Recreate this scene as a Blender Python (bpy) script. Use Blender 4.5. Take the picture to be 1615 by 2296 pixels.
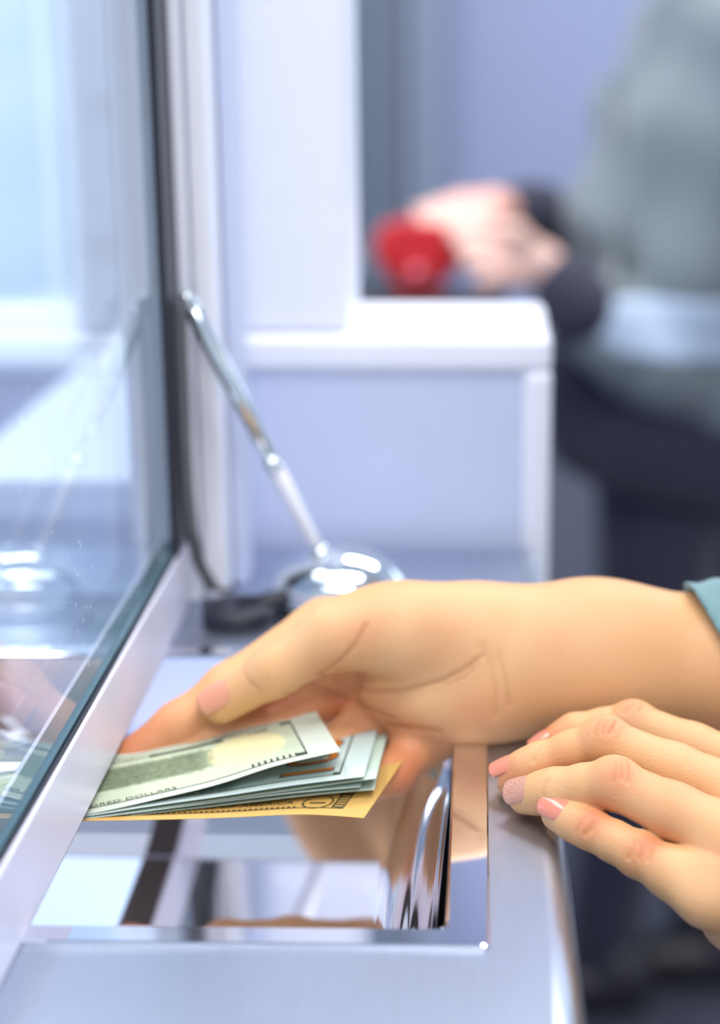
import bpy, bmesh, math, random
import numpy as np
from mathutils import Vector, Matrix

random.seed(4); rng = np.random.default_rng(4)
S = bpy.context.scene
COL = S.collection
for o in list(bpy.data.objects): bpy.data.objects.remove(o)

# ------------------------------------------------------------------ camera
# counter top is z = 0, the glass screen runs along +Y, metres throughout
CAM_H, FPX, PPX, PPY = 0.30, 3850.0, 1000.0, 1148.0
PITCH, YAW = math.radians(15.9), math.radians(1.145)
cd = bpy.data.cameras.new('camera'); cam = bpy.data.objects.new('camera', cd); COL.objects.link(cam)
cam.location = (0, 0, CAM_H); cam.rotation_euler = (math.pi/2 - PITCH, 0, YAW)
cd.sensor_fit = 'AUTO'; cd.sensor_width = 36.0; cd.lens = FPX/2296*36
cd.shift_x = -(PPX - 807.5)/2296; cd.clip_start = .01; cd.clip_end = 50
cd.dof.use_dof = True; cd.dof.focus_distance = .665; cd.dof.aperture_fstop = 3.5
S.camera = cam

# ------------------------------------------------------------------ world, lamps, exposure
W = bpy.data.worlds.new('world'); S.world = W; W.use_nodes = True
bg = W.node_tree.nodes['Background']; bg.inputs[0].default_value = (.80, .87, 1, 1); bg.inputs[1].default_value = .95
vs = S.view_settings; vs.view_transform = 'Standard'; vs.look = 'None'; vs.gamma = 1; vs.use_curve_mapping = False
vs.exposure = 0.0

# ceiling lamps (the fixtures are built with the ceiling) : x, y, size x, size y, watts
CEIL_Z = 2.2
LAMPS = [(.45, .15, 1.1, .5, 30), (.7, 2.2, 1.3, .6, 46), (-1.0, 1.2, .5, 1.4, 40), (.3, -1.6, 1.2, .6, 40)]
def lamp_light(x, y, sx, sy, w, parent):
    l = bpy.data.lights.new('lamp_light', 'AREA'); l.shape = 'RECTANGLE'; l.size = sx; l.size_y = sy
    l.energy = w; l.color = (1, .98, .96)
    o = bpy.data.objects.new('lamp_light', l); COL.objects.link(o); o.location = (0, 0, -.012); o.parent = parent
    return o

# ------------------------------------------------------------------ helpers
cf = np.array([-math.sin(YAW)*math.cos(PITCH), math.cos(YAW)*math.cos(PITCH), -math.sin(PITCH)])
cr = np.array([math.cos(YAW), math.sin(YAW), 0]); cu = np.cross(cr, cf); CC = np.array([0, 0, CAM_H])
def ray(x, y): return cf*FPX + cr*(x-PPX) - cu*(y-PPY)
def at(x, y, Y=None, Z=None, X=None):
    """point of the place measured in the photograph at a known depth / height"""
    d = ray(x, y)
    t = Y/d[1] if Y is not None else ((Z-CAM_H)/d[2] if Z is not None else X/d[0])
    return CC + d*t
A = lambda *p: np.array(p, dtype=float)
def unit(v): v = np.asarray(v, float); return v/np.linalg.norm(v)

def tag(o, label=None, cat=None, group=None, kind=None):
    for k, v in (('label', label), ('category', cat), ('group', group), ('kind', kind)):
        if v: o[k] = v
    return o
def empty(name, loc=(0, 0, 0)):
    o = bpy.data.objects.new(name, None); COL.objects.link(o); o.location = loc; o.empty_display_size = .02
    return o
def link(name, me, m=None, parent=None, smooth=False):
    o = bpy.data.objects.new(name, me); COL.objects.link(o)
    if m is not None:
        for mm in (m if isinstance(m, (list, tuple)) else [m]): me.materials.append(mm)
    if parent is not None:
        o.parent = parent
        if any(abs(c) > 1e-9 for c in parent.location) or parent.parent:
            bpy.context.view_layer.update(); o.matrix_parent_inverse = parent.matrix_world.inverted()
    if smooth and len(me.polygons): me.polygons.foreach_set('use_smooth', [True]*len(me.polygons))
    return o
def pyobj(name, v, f, m=None, parent=None, smooth=False):
    me = bpy.data.meshes.new(name); me.from_pydata([tuple(map(float, p)) for p in v], [], f); me.update()
    bm = bmesh.new(); bm.from_mesh(me); bmesh.ops.recalc_face_normals(bm, faces=bm.faces); bm.to_mesh(me); bm.free()
    return link(name, me, m, parent, smooth)
def box(name, lo, hi, m, parent=None, bevel=0, seg=2):
    bm = bmesh.new(); bmesh.ops.create_cube(bm, size=1)
    for v in bm.verts: v.co = Vector([lo[i] + (v.co[i]+.5)*(hi[i]-lo[i]) for i in range(3)])
    if bevel: bmesh.ops.bevel(bm, geom=bm.edges[:], offset=bevel, segments=seg, affect='EDGES', profile=.5)
    me = bpy.data.meshes.new(name); bm.to_mesh(me); bm.free()
    return link(name, me, m, parent, smooth=False)
def frame_of(d):
    d = unit(d); a = A(0, 0, 1) if abs(d[2]) < .9 else A(1, 0, 0)
    x = unit(np.cross(a, d)); return x, np.cross(d, x), d
def tube(name, pts, radii, m, parent=None, n=20, caps=True):
    """swept round tube through pts"""
    pts = [np.asarray(p, float) for p in pts]; v = []; f = []; N = len(pts)
    x, y, _ = frame_of(pts[1]-pts[0])
    for i, p in enumerate(pts):
        d = unit(pts[min(i+1, N-1)] - pts[max(i-1, 0)])
        x = unit(x - d*np.dot(x, d)); y = np.cross(d, x); r = radii[i] if hasattr(radii, '__len__') else radii
        for k in range(n):
            a = 2*math.pi*k/n; v.append(p + r*(math.cos(a)*x + math.sin(a)*y))
    for i in range(N-1):
        for k in range(n):
            k2 = (k+1) % n; f.append((i*n+k, i*n+k2, (i+1)*n+k2, (i+1)*n+k))
    if caps: f.append(tuple(range(n))[::-1]); f.append(tuple((N-1)*n+k for k in range(n)))
    return pyobj(name, v, f, m, parent, True)
def lathe(name, prof, m, parent=None, loc=(0, 0, 0), n=40, sx=1, sy=1):
    v = []; f = []
    for (r, z) in prof:
        for k in range(n):
            a = 2*math.pi*k/n; v.append((loc[0]+sx*r*math.cos(a), loc[1]+sy*r*math.sin(a), loc[2]+z))
    for i in range(len(prof)-1):
        for k in range(n):
            k2 = (k+1) % n; f.append((i*n+k, i*n+k2, (i+1)*n+k2, (i+1)*n+k))
    f.append(tuple(range(n))); f.append(tuple((len(prof)-1)*n+k for k in range(n)))
    return pyobj(name, v, f, m, parent, True)

# ------------------------------------------------------------------ materials
def new_mat(name):
    m = bpy.data.materials.new(name); m.use_nodes = True
    return m, m.node_tree, m.node_tree.nodes['Principled BSDF']
def srgb(r, g, b):
    c = [x/255 for x in (r, g, b)]
    return tuple(x/12.92 if x <= .04045 else ((x+.055)/1.055)**2.4 for x in c) + (1,)
def mat(name, col, rough=.5, metal=0., noise=0., nscale=40., bump=0., bscale=400., sheen=0., stretch=None, spec=.5):
    m, nt, b = new_mat(name); L = nt.links
    b.inputs['Roughness'].default_value = rough; b.inputs['Metallic'].default_value = metal
    b.inputs['Base Color'].default_value = col; b.inputs['Specular IOR Level'].default_value = spec
    if sheen: b.inputs['Sheen Weight'].default_value = sheen
    tc = nt.nodes.new('ShaderNodeTexCoord'); mp = nt.nodes.new('ShaderNodeMapping'); L.new(tc.outputs['Object'], mp.inputs[0])
    if stretch: mp.inputs['Scale'].default_value = stretch
    n = nt.nodes.new('ShaderNodeTexNoise'); n.inputs['Scale'].default_value = nscale; n.inputs['Detail'].default_value = 5
    L.new(mp.outputs[0], n.inputs[0])
    mx = nt.nodes.new('ShaderNodeMix'); mx.data_type = 'RGBA'
    mx.inputs[6].default_value = tuple(c*(1-noise) for c in col[:3])+(1,); mx.inputs[7].default_value = tuple(min(1, c*(1+noise)) for c in col[:3])+(1,)
    L.new(n.outputs[0], mx.inputs[0]); L.new(mx.outputs[2], b.inputs['Base Color'])
    if bump:
        n2 = nt.nodes.new('ShaderNodeTexNoise'); n2.inputs['Scale'].default_value = bscale; n2.inputs['Detail'].default_value = 4
        L.new(mp.outputs[0], n2.inputs[0]); bp = nt.nodes.new('ShaderNodeBump'); bp.inputs['Strength'].default_value = bump
        bp.inputs['Distance'].default_value = .001; L.new(n2.outputs[0], bp.inputs['Height']); L.new(bp.outputs[0], b.inputs['Normal'])
    return m

M_WHITE = mat('white_laminate', srgb(232, 234, 246), .35, noise=.02)
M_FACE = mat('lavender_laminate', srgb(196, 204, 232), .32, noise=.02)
M_ALU = mat('white_aluminium', srgb(226, 229, 242), .28, noise=.02)
M_RAIL = mat('satin_aluminium', srgb(222, 222, 240), .28, noise=.02)
M_STEEL = mat('brushed_steel', srgb(176, 184, 200), .33, 1., noise=.06, nscale=300, bump=.05, bscale=1500, stretch=(1, .12, 1))
M_MIRROR = mat('polished_steel', srgb(236, 236, 242), .04, 1., noise=.02)
M_CHROME = mat('chrome', srgb(220, 228, 234), .09, 1., noise=.02)
M_BLACK = mat('black_rubber', srgb(30, 32, 46), .45, noise=.1)
M_TEAL = mat('glass_edge', srgb(60, 88, 96), .12, noise=.1)
M_DESK = mat('pale_desk', srgb(214, 228, 244), .4, noise=.03)
M_WALLB = mat('blue_lavender_wall', srgb(152, 162, 196), .6, noise=.03, nscale=3)
M_WALLT = mat('pale_blue_wall', srgb(196, 216, 238), .6, noise=.03, nscale=3)
M_GREYF = mat('grey_frame', srgb(128, 138, 158), .45, noise=.04)
M_GREYD = mat('slate_frame', srgb(104, 116, 132), .45, noise=.04)
M_FLOOR = mat('grey_floor', srgb(70, 72, 84), .35, noise=.12, nscale=6)
M_CEIL = mat('white_ceiling', srgb(226, 230, 238), .8, noise=.02)
M_LAMPF = mat('lamp_frame', srgb(220, 222, 228), .4, noise=.02)
M_NAVY = mat('navy_cloth', srgb(38, 38, 58), .85, noise=.15, bump=.3, bscale=900, sheen=.2)
M_GREYK = mat('grey_knit', srgb(108, 118, 124), .9, noise=.12, nscale=25, bump=.6, bscale=300, sheen=.3)
M_TEALK = mat('teal_knit', srgb(108, 142, 146), .9, noise=.14, nscale=180, bump=.7, bscale=900, sheen=.3)
M_RED = mat('red_leather', srgb(205, 34, 40), .38, noise=.08, bump=.2)
M_HAIR = mat('brown_hair', srgb(70, 48, 36), .5, noise=.3, nscale=90)
M_SHOE = mat('beige_shoe', srgb(176, 150, 130), .5, noise=.08)
M_SHOEB = mat('dark_shoe', srgb(36, 34, 40), .4, noise=.08)
M_GOLD = mat('gold_trim', srgb(196, 150, 70), .6, noise=.15, nscale=300)
M_NAILP = mat('salmon_polish', srgb(214, 132, 110), .18, noise=.02)
M_NAILN = mat('natural_nail', srgb(214, 146, 118), .14, noise=.05)
M_NAILG = mat('glitter_polish', srgb(212, 154, 134), .3, noise=.25, nscale=900, bump=1., bscale=1600)
M_SPECK = mat('dust', srgb(240, 244, 250), .8)

def glass_mat():
    m, nt, b = new_mat('clear_glass'); nt.nodes.remove(b); L = nt.links; N = nt.nodes.new
    out = nt.nodes['Material Output']; lw = N('ShaderNodeLayerWeight'); lw.inputs[0].default_value = .5
    pw = N('ShaderNodeMath'); pw.operation = 'POWER'; pw.inputs[1].default_value = 5; L.new(lw.outputs['Facing'], pw.inputs[0])
    ma = N('ShaderNodeMath'); ma.operation = 'MULTIPLY_ADD'; ma.inputs[1].default_value = .96; ma.inputs[2].default_value = .04; L.new(pw.outputs[0], ma.inputs[0])
    t = N('ShaderNodeBsdfTransparent'); t.inputs[0].default_value = (.93, .965, .975, 1)
    g = N('ShaderNodeBsdfGlossy'); g.inputs['Roughness'].default_value = .0; g.inputs[0].default_value = (.97, .99, 1, 1)
    mx = N('ShaderNodeMixShader'); L.new(ma.outputs[0], mx.inputs[0]); L.new(t.outputs[0], mx.inputs[1]); L.new(g.outputs[0], mx.inputs[2])
    L.new(mx.outputs[0], out.inputs[0]); return m
M_GLASS = glass_mat()

def emit_mat(name, col, s):
    m, nt, b = new_mat(name); b.inputs['Emission Color'].default_value = col; b.inputs['Emission Strength'].default_value = s
    b.inputs['Base Color'].default_value = col; return m
M_LIT = emit_mat('lamp_diffuser', (1, .98, .96, 1), 1.5)
M_WINDOW = emit_mat('daylight_pane', (.74, .87, 1, 1), 2.6)

def skin_mat(name, base, red, pale):
    m, nt, b = new_mat(name); L = nt.links; N = nt.nodes.new
    at_ = N('ShaderNodeAttribute'); at_.attribute_name = 'skin'; sp = N('ShaderNodeSeparateColor'); L.new(at_.outputs['Color'], sp.inputs[0])
    tc = N('ShaderNodeTexCoord'); n = N('ShaderNodeTexNoise'); n.inputs['Scale'].default_value = 70; n.inputs['Detail'].default_value = 6; L.new(tc.outputs['Object'], n.inputs[0])
    def mix(a, bb, fac):
        x = N('ShaderNodeMix'); x.data_type = 'RGBA'
        for s, v in ((6, a), (7, bb)):
            if isinstance(v, tuple): x.inputs[s].default_value = v
            else: L.new(v, x.inputs[s])
        L.new(fac, x.inputs[0]); return x.outputs[2]
    def mth(op, a, bb):
        x = N('ShaderNodeMath'); x.operation = op; x.use_clamp = True
        for s, v in ((0, a), (1, bb)):
            if isinstance(v, (int, float)): x.inputs[s].default_value = v
            else: L.new(v, x.inputs[s])
        return x.outputs[0]
    nz = mth('MULTIPLY', mth('SUBTRACT', n.outputs[0], .42), .9)
    c = mix(base, pale, mth('ADD', sp.outputs[1], nz))
    c = mix(c, red, mth('ADD', sp.outputs[0], mth('MULTIPLY', nz, .35)))
    c = mix(c, srgb(158, 88, 54), mth('MULTIPLY', sp.outputs[2], .75))
    L.new(c, b.inputs['Base Color'])
    b.inputs['Roughness'].default_value = .47; b.inputs['Specular IOR Level'].default_value = .42
    b.inputs['Subsurface Weight'].default_value = .12; b.inputs['Subsurface Radius'].default_value = (1, .35, .2); b.inputs['Subsurface Scale'].default_value = .004
    v = N('ShaderNodeTexVoronoi'); v.inputs['Scale'].default_value = 1500; v.feature = 'F1'; L.new(tc.outputs['Object'], v.inputs['Vector'])
    n2 = N('ShaderNodeTexNoise'); n2.inputs['Scale'].default_value = 500; n2.inputs['Detail'].default_value = 4; L.new(tc.outputs['Object'], n2.inputs[0])
    ad = N('ShaderNodeMath'); ad.operation = 'ADD'; L.new(v.outputs['Distance'], ad.inputs[0]); L.new(n2.outputs[0], ad.inputs[1])
    bp = N('ShaderNodeBump'); bp.inputs['Strength'].default_value = .34; bp.inputs['Distance'].default_value = .0004
    L.new(ad.outputs[0], bp.inputs['Height']); L.new(bp.outputs[0], b.inputs['Normal'])
    return m
M_SKIN = skin_mat('skin_warm', srgb(214, 162, 112), srgb(198, 106, 70), srgb(228, 184, 136))
M_SKIN2 = skin_mat('skin_rosy', srgb(232, 190, 176), srgb(226, 150, 130), srgb(244, 214, 204))

# ------------------------------------------------------------------ implicit surfaces for bodies
BOX = [None, None]           # bounds of the points being evaluated, lets far parts be skipped
def RC(a, b, r1, r2, n=None, s=1.):
    a = np.asarray(a, np.float32); b = np.asarray(b, np.float32); ba = b-a; bb = float(ba@ba)+1e-12
    seglo, seghi = np.minimum(a, b)-max(r1, r2), np.maximum(a, b)+max(r1, r2)
    def f(P):
        if BOX[0] is not None:
            gap = float(np.maximum(seglo-BOX[1], BOX[0]-seghi).max())
            if gap > .05: return np.full(len(P), gap*.7, np.float32)
        q = P-a
        if n is not None: q = q + np.outer(q@n32, n32)*(1/s-1)
        t = np.clip(q@ba/bb, 0, 1).astype(np.float32)
        w = q - t[:, None]*ba; d = np.sqrt(np.einsum('ij,ij->i', w, w)) - (r1+(r2-r1)*t)
        return d*min(1, s)
    if n is not None: n32 = unit(n).astype(np.float32); ba = ba + n32*float(ba@n32)*(1/s-1); bb = float(ba@ba)+1e-12
    return f
def EL(c, rad, rot=None):
    c = np.asarray(c, np.float32); R = np.asarray(rot if rot is not None else np.eye(3), np.float32); r = np.asarray(rad, np.float32)
    def f(P):
        q = (P-c)@R.T; k0 = np.linalg.norm(q/r, axis=1); k1 = np.linalg.norm(q/(r*r), axis=1)+1e-9
        return k0*(k0-1)/k1
    return f
def U(k, *fs):
    def f(P):
        d = fs[0](P)
        for g in fs[1:]:
            e = g(P); h = np.maximum(k-np.abs(d-e), 0)/k; d = np.minimum(d, e)-h*h*k*.25
        return d
    return f
def chain(pts, rs, k=.003, n=None, s=1.):
    return U(k, *[RC(pts[i], pts[i+1], rs[i], rs[i+1], n, s) for i in range(len(pts)-1)])
def offs(f, t): return lambda P: f(P)-t
def cut(f, p, n):
    p = np.asarray(p, np.float32); n = unit(n).astype(np.float32)
    return lambda P: np.maximum(f(P), (P-p)@n)
def shell(f, t, inner):
    return lambda P: np.maximum(f(P)-t, -(f(P)-inner))
def grooved(f, lines):
    """lines: (polyline points, width, depth); presses shallow folds into the surface"""
    segs = []
    for pts, w, dp in lines:
        pts = np.asarray(pts, np.float32); segs.append((pts, w, dp, pts.min(0)-3*w, pts.max(0)+3*w))
    def g(P):
        d = f(P)
        for pts, w, dp, lo, hi in segs:
            k = np.nonzero(np.all((P > lo) & (P < hi), axis=1))[0]
            if not len(k): continue
            d[k] += dp*np.exp(-(polydist(P[k], pts)/w)**2)
        return d
    return g
def polydist(P, pts):
    best = np.full(len(P), 9., np.float32)
    for i in range(len(pts)-1):
        a, b = pts[i], pts[i+1]; ba = b-a; t = np.clip((P-a)@ba/(float(ba@ba)+1e-12), 0, 1)
        best = np.minimum(best, np.linalg.norm(P-a-t[:, None]*ba, axis=1))
    return best
def hit(f, x, y):
    d = unit(ray(x, y)); t = .3
    for _ in range(200):
        v = float(f((CC+d*t)[None].astype(np.float32))[0])
        if v < 1e-5: break
        t += v*.8
        if t > 5: return None
    return CC+d*t

def net(f0, lo, hi, h, B=8, margin=1.6):
    def f1(P):
        BOX[0] = np.array([P[:, k].min() for k in range(3)]); BOX[1] = np.array([P[:, k].max() for k in range(3)])
        d = f0(P); BOX[0] = None; return d
    def f(P):
        if len(P) <= 31000: return f1(P)
        return np.concatenate([f1(P[i:i+12000]) for i in range(0, len(P), 12000)])
    lo = np.asarray(lo, float); n = (np.ceil((np.asarray(hi)-lo)/h/B).astype(int))*B; nb = n//B
    V = np.empty(tuple(n), np.float32)
    bc = np.stack(np.meshgrid(*[np.arange(k) for k in nb], indexing='ij'), -1).reshape(-1, 3)
    cen = (lo + (bc*B+(B-1)/2)*h).astype(np.float32); d = f(cen)
    V4 = V.reshape(nb[0], B, nb[1], B, nb[2], B)
    sg = np.where(d < 0, -1., 1.).astype(np.float32).reshape(tuple(nb)); V4[:] = sg[:, None, :, None, :, None]
    keep = bc[np.abs(d) < B*h*.87*margin]
    g = np.stack(np.meshgrid(*[np.arange(B)]*3, indexing='ij'), -1).reshape(-1, 3)
    for s in range(0, len(keep), 60):
        kb = keep[s:s+60]; idx = (kb[:, None, :]*B + g[None]).reshape(-1, 3)
        V[idx[:, 0], idx[:, 1], idx[:, 2]] = f((lo+idx*h).astype(np.float32))
    ins = V < 0
    c = np.zeros(tuple(n-1), np.int8)
    for i in (0, 1):
        for j in (0, 1):
            for k in (0, 1): c += ins[i:n[0]-1+i, j:n[1]-1+j, k:n[2]-1+k]
    act = np.argwhere((c > 0) & (c < 8)); ids = np.full(tuple(n-1), -1, np.int32); ids[tuple(act.T)] = np.arange(len(act))
    acc = np.zeros((len(act), 3)); cnt = np.zeros(len(act))
    for ax in range(3):
        o1, o2 = [a for a in range(3) if a != ax]
        for i in (0, 1):
            for j in (0, 1):
                a = act.copy(); a[:, o1] += i; a[:, o2] += j; b = a.copy(); b[:, ax] += 1
                va = V[tuple(a.T)]; vb = V[tuple(b.T)]; m = (va < 0) != (vb < 0); t = np.where(m, va/(va-vb+1e-12), 0)
                p = a.astype(float); p[:, ax] += t; acc += p*m[:, None]; cnt += m
    v = lo + acc/cnt[:, None]*h
    faces = []
    for ax in range(3):
        o1, o2 = (ax+1) % 3, (ax+2) % 3
        sl0 = [slice(1, n[k]-1) for k in range(3)]; sl1 = list(sl0); sl0[ax] = slice(0, n[ax]-1); sl1[ax] = slice(1, n[ax])
        a, b = ins[tuple(sl0)], ins[tuple(sl1)]; e = np.argwhere(a != b)
        if not len(e): continue
        fl = a[tuple(e.T)]; off = np.ones(3, int); off[ax] = 0; e = e+off
        q = []
        for (i, j) in ((-1, -1), (0, -1), (0, 0), (-1, 0)):
            w = e.copy(); w[:, o1] += i; w[:, o2] += j; q.append(ids[tuple(w.T)])
        q = np.stack(q, 1); q[~fl] = q[~fl][:, ::-1]; faces.append(q)
    faces = np.concatenate(faces); faces = faces[(faces >= 0).all(1)]
    def grad(v):
        e = h*.5; G = np.zeros_like(v)
        for k in range(3):
            dv = np.zeros(3); dv[k] = e
            G[:, k] = (f((v+dv).astype(np.float32))-f((v-dv).astype(np.float32)))/(2*e)
        return G
    for _ in range(1):
        G = grad(v); d = f(v.astype(np.float32)); g2 = np.maximum((G*G).sum(1), .2)
        v = v - G*np.clip(d/g2, -h, h)[:, None]
    return v, faces
def net_obj(name, f, lo, hi, h, m, parent, attr=None):
    v, q = net(f, lo, hi, h)
    me = bpy.data.meshes.new(name); me.vertices.add(len(v)); me.vertices.foreach_set('co', v.astype(np.float32).ravel())
    me.loops.add(len(q)*4); me.loops.foreach_set('vertex_index', q.astype(np.int32).ravel())
    me.polygons.add(len(q)); me.polygons.foreach_set('loop_start', np.arange(len(q), dtype=np.int32)*4)
    me.update(calc_edges=True); me.validate()
    if attr is not None:
        ca = me.attributes.new('skin', 'FLOAT_COLOR', 'POINT'); ca.data.foreach_set('color', attr(v).astype(np.float32).ravel())
    return link(name, me, m, parent, True)
def skin_attr(red, pale=(), lines=()):
    def a(v):
        o = np.zeros((len(v), 4)); o[:, 3] = 1
        for p, r, k in red: o[:, 0] += k*np.exp(-((v-np.asarray(p))**2).sum(1)/r**2)
        for p, r, k in pale: o[:, 1] += k*np.exp(-((v-np.asarray(p))**2).sum(1)/r**2)
        for pts, w, k in lines: o[:, 2] = np.maximum(o[:, 2], k*np.exp(-(polydist(v.astype(np.float32), np.asarray(pts, np.float32))/w)**2))
        return np.clip(o, 0, 1)
    return a

# ================================================================== the room
FLOOR = -1.08
def struct(name, lo, hi, m): return tag(box(name, lo, hi, m), kind='structure')
struct('floor', (-3.2, -2.6, FLOOR-.05), (3.4, 3.7, FLOOR), M_FLOOR)
struct('ceiling', (-3.2, -2.6, CEIL_Z+.03), (3.4, 3.7, CEIL_Z+.08), M_CEIL)
struct('wall_back', (-3.2, 3.6, FLOOR), (3.4, 3.7, CEIL_Z+.03), M_WALLB)
struct('wall_left', (-3.3, -2.6, FLOOR), (-3.2, 3.7, CEIL_Z+.03), M_WALLT)
win = struct('window_1', (-3.2, .2, -.35), (-3.17, 3.3, 1.5), M_WINDOW)
for i in range(4): box('mullion', (-3.17, .2+i*1.02, -.35), (-3.13, .25+i*1.02, 1.5), M_ALU, win)
win2 = struct('window_2', (-1.9, 3.57, -.4), (-.64, 3.6, 2.1), emit_mat('frosted_pane', (.66, .80, 1, 1), .46))
for i in range(3): box('mullion', (-1.9+i*.605, 3.54, -.4), (-1.85+i*.605, 3.57, 2.1), M_ALU, win2)
win3 = struct('unseen_window', (1.0, 3.57, -.3), (3.0, 3.6, 1.5), M_WINDOW)  # unseen window, added for the bright highlight along the counter edge
for i in range(5): box('mullion', (1.0+i*.4875, 3.54, -.3), (1.05+i*.4875, 3.57, 1.5), M_ALU, win3)
tag(box('baseboard_back', (-.3, 3.585, FLOOR), (3.4, 3.6, -.52), mat('grey_dado', srgb(112, 116, 134), .5, noise=.05)), kind='structure')
# tall grey door casing on the back wall, beyond the white pillar
def xw(px, Y): return at(px, 300, Y=Y)[0]
d1 = tag(box('door_1', (xw(790, 3.4), 3.46, FLOOR), (xw(850, 3.4), 3.6, CEIL_Z+.02), M_GREYD), kind='structure')
box('casing', (xw(855, 3.4), 3.5, FLOOR), (xw(905, 3.4), 3.6, CEIL_Z+.02), M_GREYF, d1)
box('casing', (xw(915, 3.4), 3.47, FLOOR), (xw(985, 3.4), 3.6, CEIL_Z+.02), M_GREYF, d1)
box('casing', (xw(500, 3.4), 3.47, FLOOR), (xw(780, 3.4), 3.6, CEIL_Z+.02), M_GREYF, d1)

LN = ['long white ceiling lamp above the near counter', 'white ceiling lamp above the red wallet customer',
      'white ceiling lamp over the teller desk', 'white ceiling lamp furthest back over the lobby']
for i, (x, y, sx, sy, w) in enumerate(LAMPS):
    r = empty('ceiling_lamp', (x, y, CEIL_Z)); tag(r, LN[i], 'lamp', 'ceiling lamps')
    bpy.context.view_layer.update()
    t = .03
    for lo, hi in (((-sx/2-t, -sy/2-t), (sx/2+t, -sy/2)), ((-sx/2-t, sy/2), (sx/2+t, sy/2+t)), ((-sx/2-t, -sy/2), (-sx/2, sy/2)), ((sx/2, -sy/2), (sx/2+t, sy/2))):
        box('lamp_frame', (x+lo[0], y+lo[1], CEIL_Z-.02), (x+hi[0], y+hi[1], CEIL_Z+.03), M_LAMPF, r)
    box('diffuser', (x-sx/2, y-sy/2, CEIL_Z), (x+sx/2, y+sy/2, CEIL_Z+.01), M_LIT, r)
    lamp_light(x, y, sx, sy, w, r)

# ================================================================== counter, tray
XR, XL, GX = .0355, -.365, -.154            # customer edge, teller edge, face of the glass rail
TX0, TX1, TY0, TY1 = -.300, -.0108, .527, .788   # rim opening of the tray
BX0, BX1, BY0, BY1 = -.315, .0044, .5155, .800   # outside of its bezel
def counter():
    root = empty('steel_counter', (0, .55, FLOOR)); tag(root, 'brushed steel bank counter with a rounded customer edge', 'counter')
    bpy.context.view_layer.update()
    R = .011; prof = [(XL, -.045), (XL, -.004), (XL+.004, 0), (BX0+.004, 0), (BX1-.004, 0), (XR-R, 0)]
    for k in range(1, 13): a = math.pi/2*k/12; prof.append((XR-R+R*math.sin(a), -R+R*math.cos(a)))
    prof += [(XR, -.045)]
    ys = [.08, BY0+.004, BY1-.004, .975]; v = []; f = []; n = len(prof)
    for y in ys:
        for (x, z) in prof: v.append((x, y, z))
    for j in range(3):
        for i in range(n-1):
            if j == 1 and i == 3: continue
            f.append((j*n+i, j*n+i+1, (j+1)*n+i+1, (j+1)*n+i))
    top = pyobj('worktop', v, f, M_STEEL, root, True)
    for p in top.data.polygons:
        if abs(p.normal.z) > .999 or abs(p.normal.x) > .999: p.use_smooth = False
    s = top.modifiers.new('thickness', 'SOLIDIFY'); s.thickness = .0015; s.offset = -1
    if top.data.polygons[2].normal.z < 0: s.offset = 1
    box('cabinet', (XL+.03, .12, FLOOR), (XR-.02, .94, -.075), M_FACE, root, .004)
    box('cabinet_rail', (XL+.03, .12, -.07), (XR-.03, .16, -.004), M_FACE, root)
    box('cabinet_rail', (XL+.03, .90, -.07), (XR-.03, .94, -.004), M_FACE, root)
counter()

def rrect(x0, x1, y0, y1, r, z, n=8):
    p = []
    for (cx, cy, a0) in ((x1-r, y0+r, -90), (x1-r, y1-r, 0), (x0+r, y1-r, 90), (x0+r, y0+r, 180)):
        for k in range(n+1): a = math.radians(a0+90*k/n); p.append((cx+r*math.cos(a), cy+r*math.sin(a), z))
    return p
def loft(name, loops, m, parent, cap=True):
    v = [p for l in loops for p in l]; n = len(loops[0]); f = []
    for i in range(len(loops)-1):
        for k in range(n): k2 = (k+1) % n; f.append((i*n+k, i*n+k2, (i+1)*n+k2, (i+1)*n+k))
    if cap: f.append(tuple((len(loops)-1)*n+k for k in range(n)))
    me = bpy.data.meshes.new(name); me.from_pydata(v, [], f); me.update(); me.flip_normals()
    return link(name, me, m, parent, True)
def tray():
    root = empty('cash_tray', (-.15, .65, -.055)); tag(root, 'mirror polished steel cash tray sunk into the counter under the glass', 'tray')
    bpy.context.view_layer.update()
    D = .0555
    loops = [rrect(BX0, BX1, BY0, BY1, .002, -.001), rrect(BX0, BX1, BY0, BY1, .002, .0012), rrect(BX0+.0006, BX1-.0006, BY0+.0006, BY1-.0006, .002, .0017),
             rrect(TX0-.0012, TX1+.0012, TY0-.0012, TY1+.0012, .0045, .0017), rrect(TX0-.0003, TX1+.0003, TY0-.0003, TY1+.0003, .004, .0012)]
    bz = loft('bezel', loops, M_MIRROR, root, cap=False)
    bz.data.polygons.foreach_set('use_smooth', [False]*len(bz.data.polygons))
    lp = []
    for k in range(25):
        a = math.pi/2*k/24; ix = .030*(1-math.cos(a)); iy = .007*(1-math.cos(a)); z = .0005-(D+.0005)*math.sin(a)
        lp.append(rrect(TX0+ix, TX1-ix, TY0+iy, TY1-iy, .004+.006*math.sin(a), z))
    loft('basin', lp, M_MIRROR, root)
tray()

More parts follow.
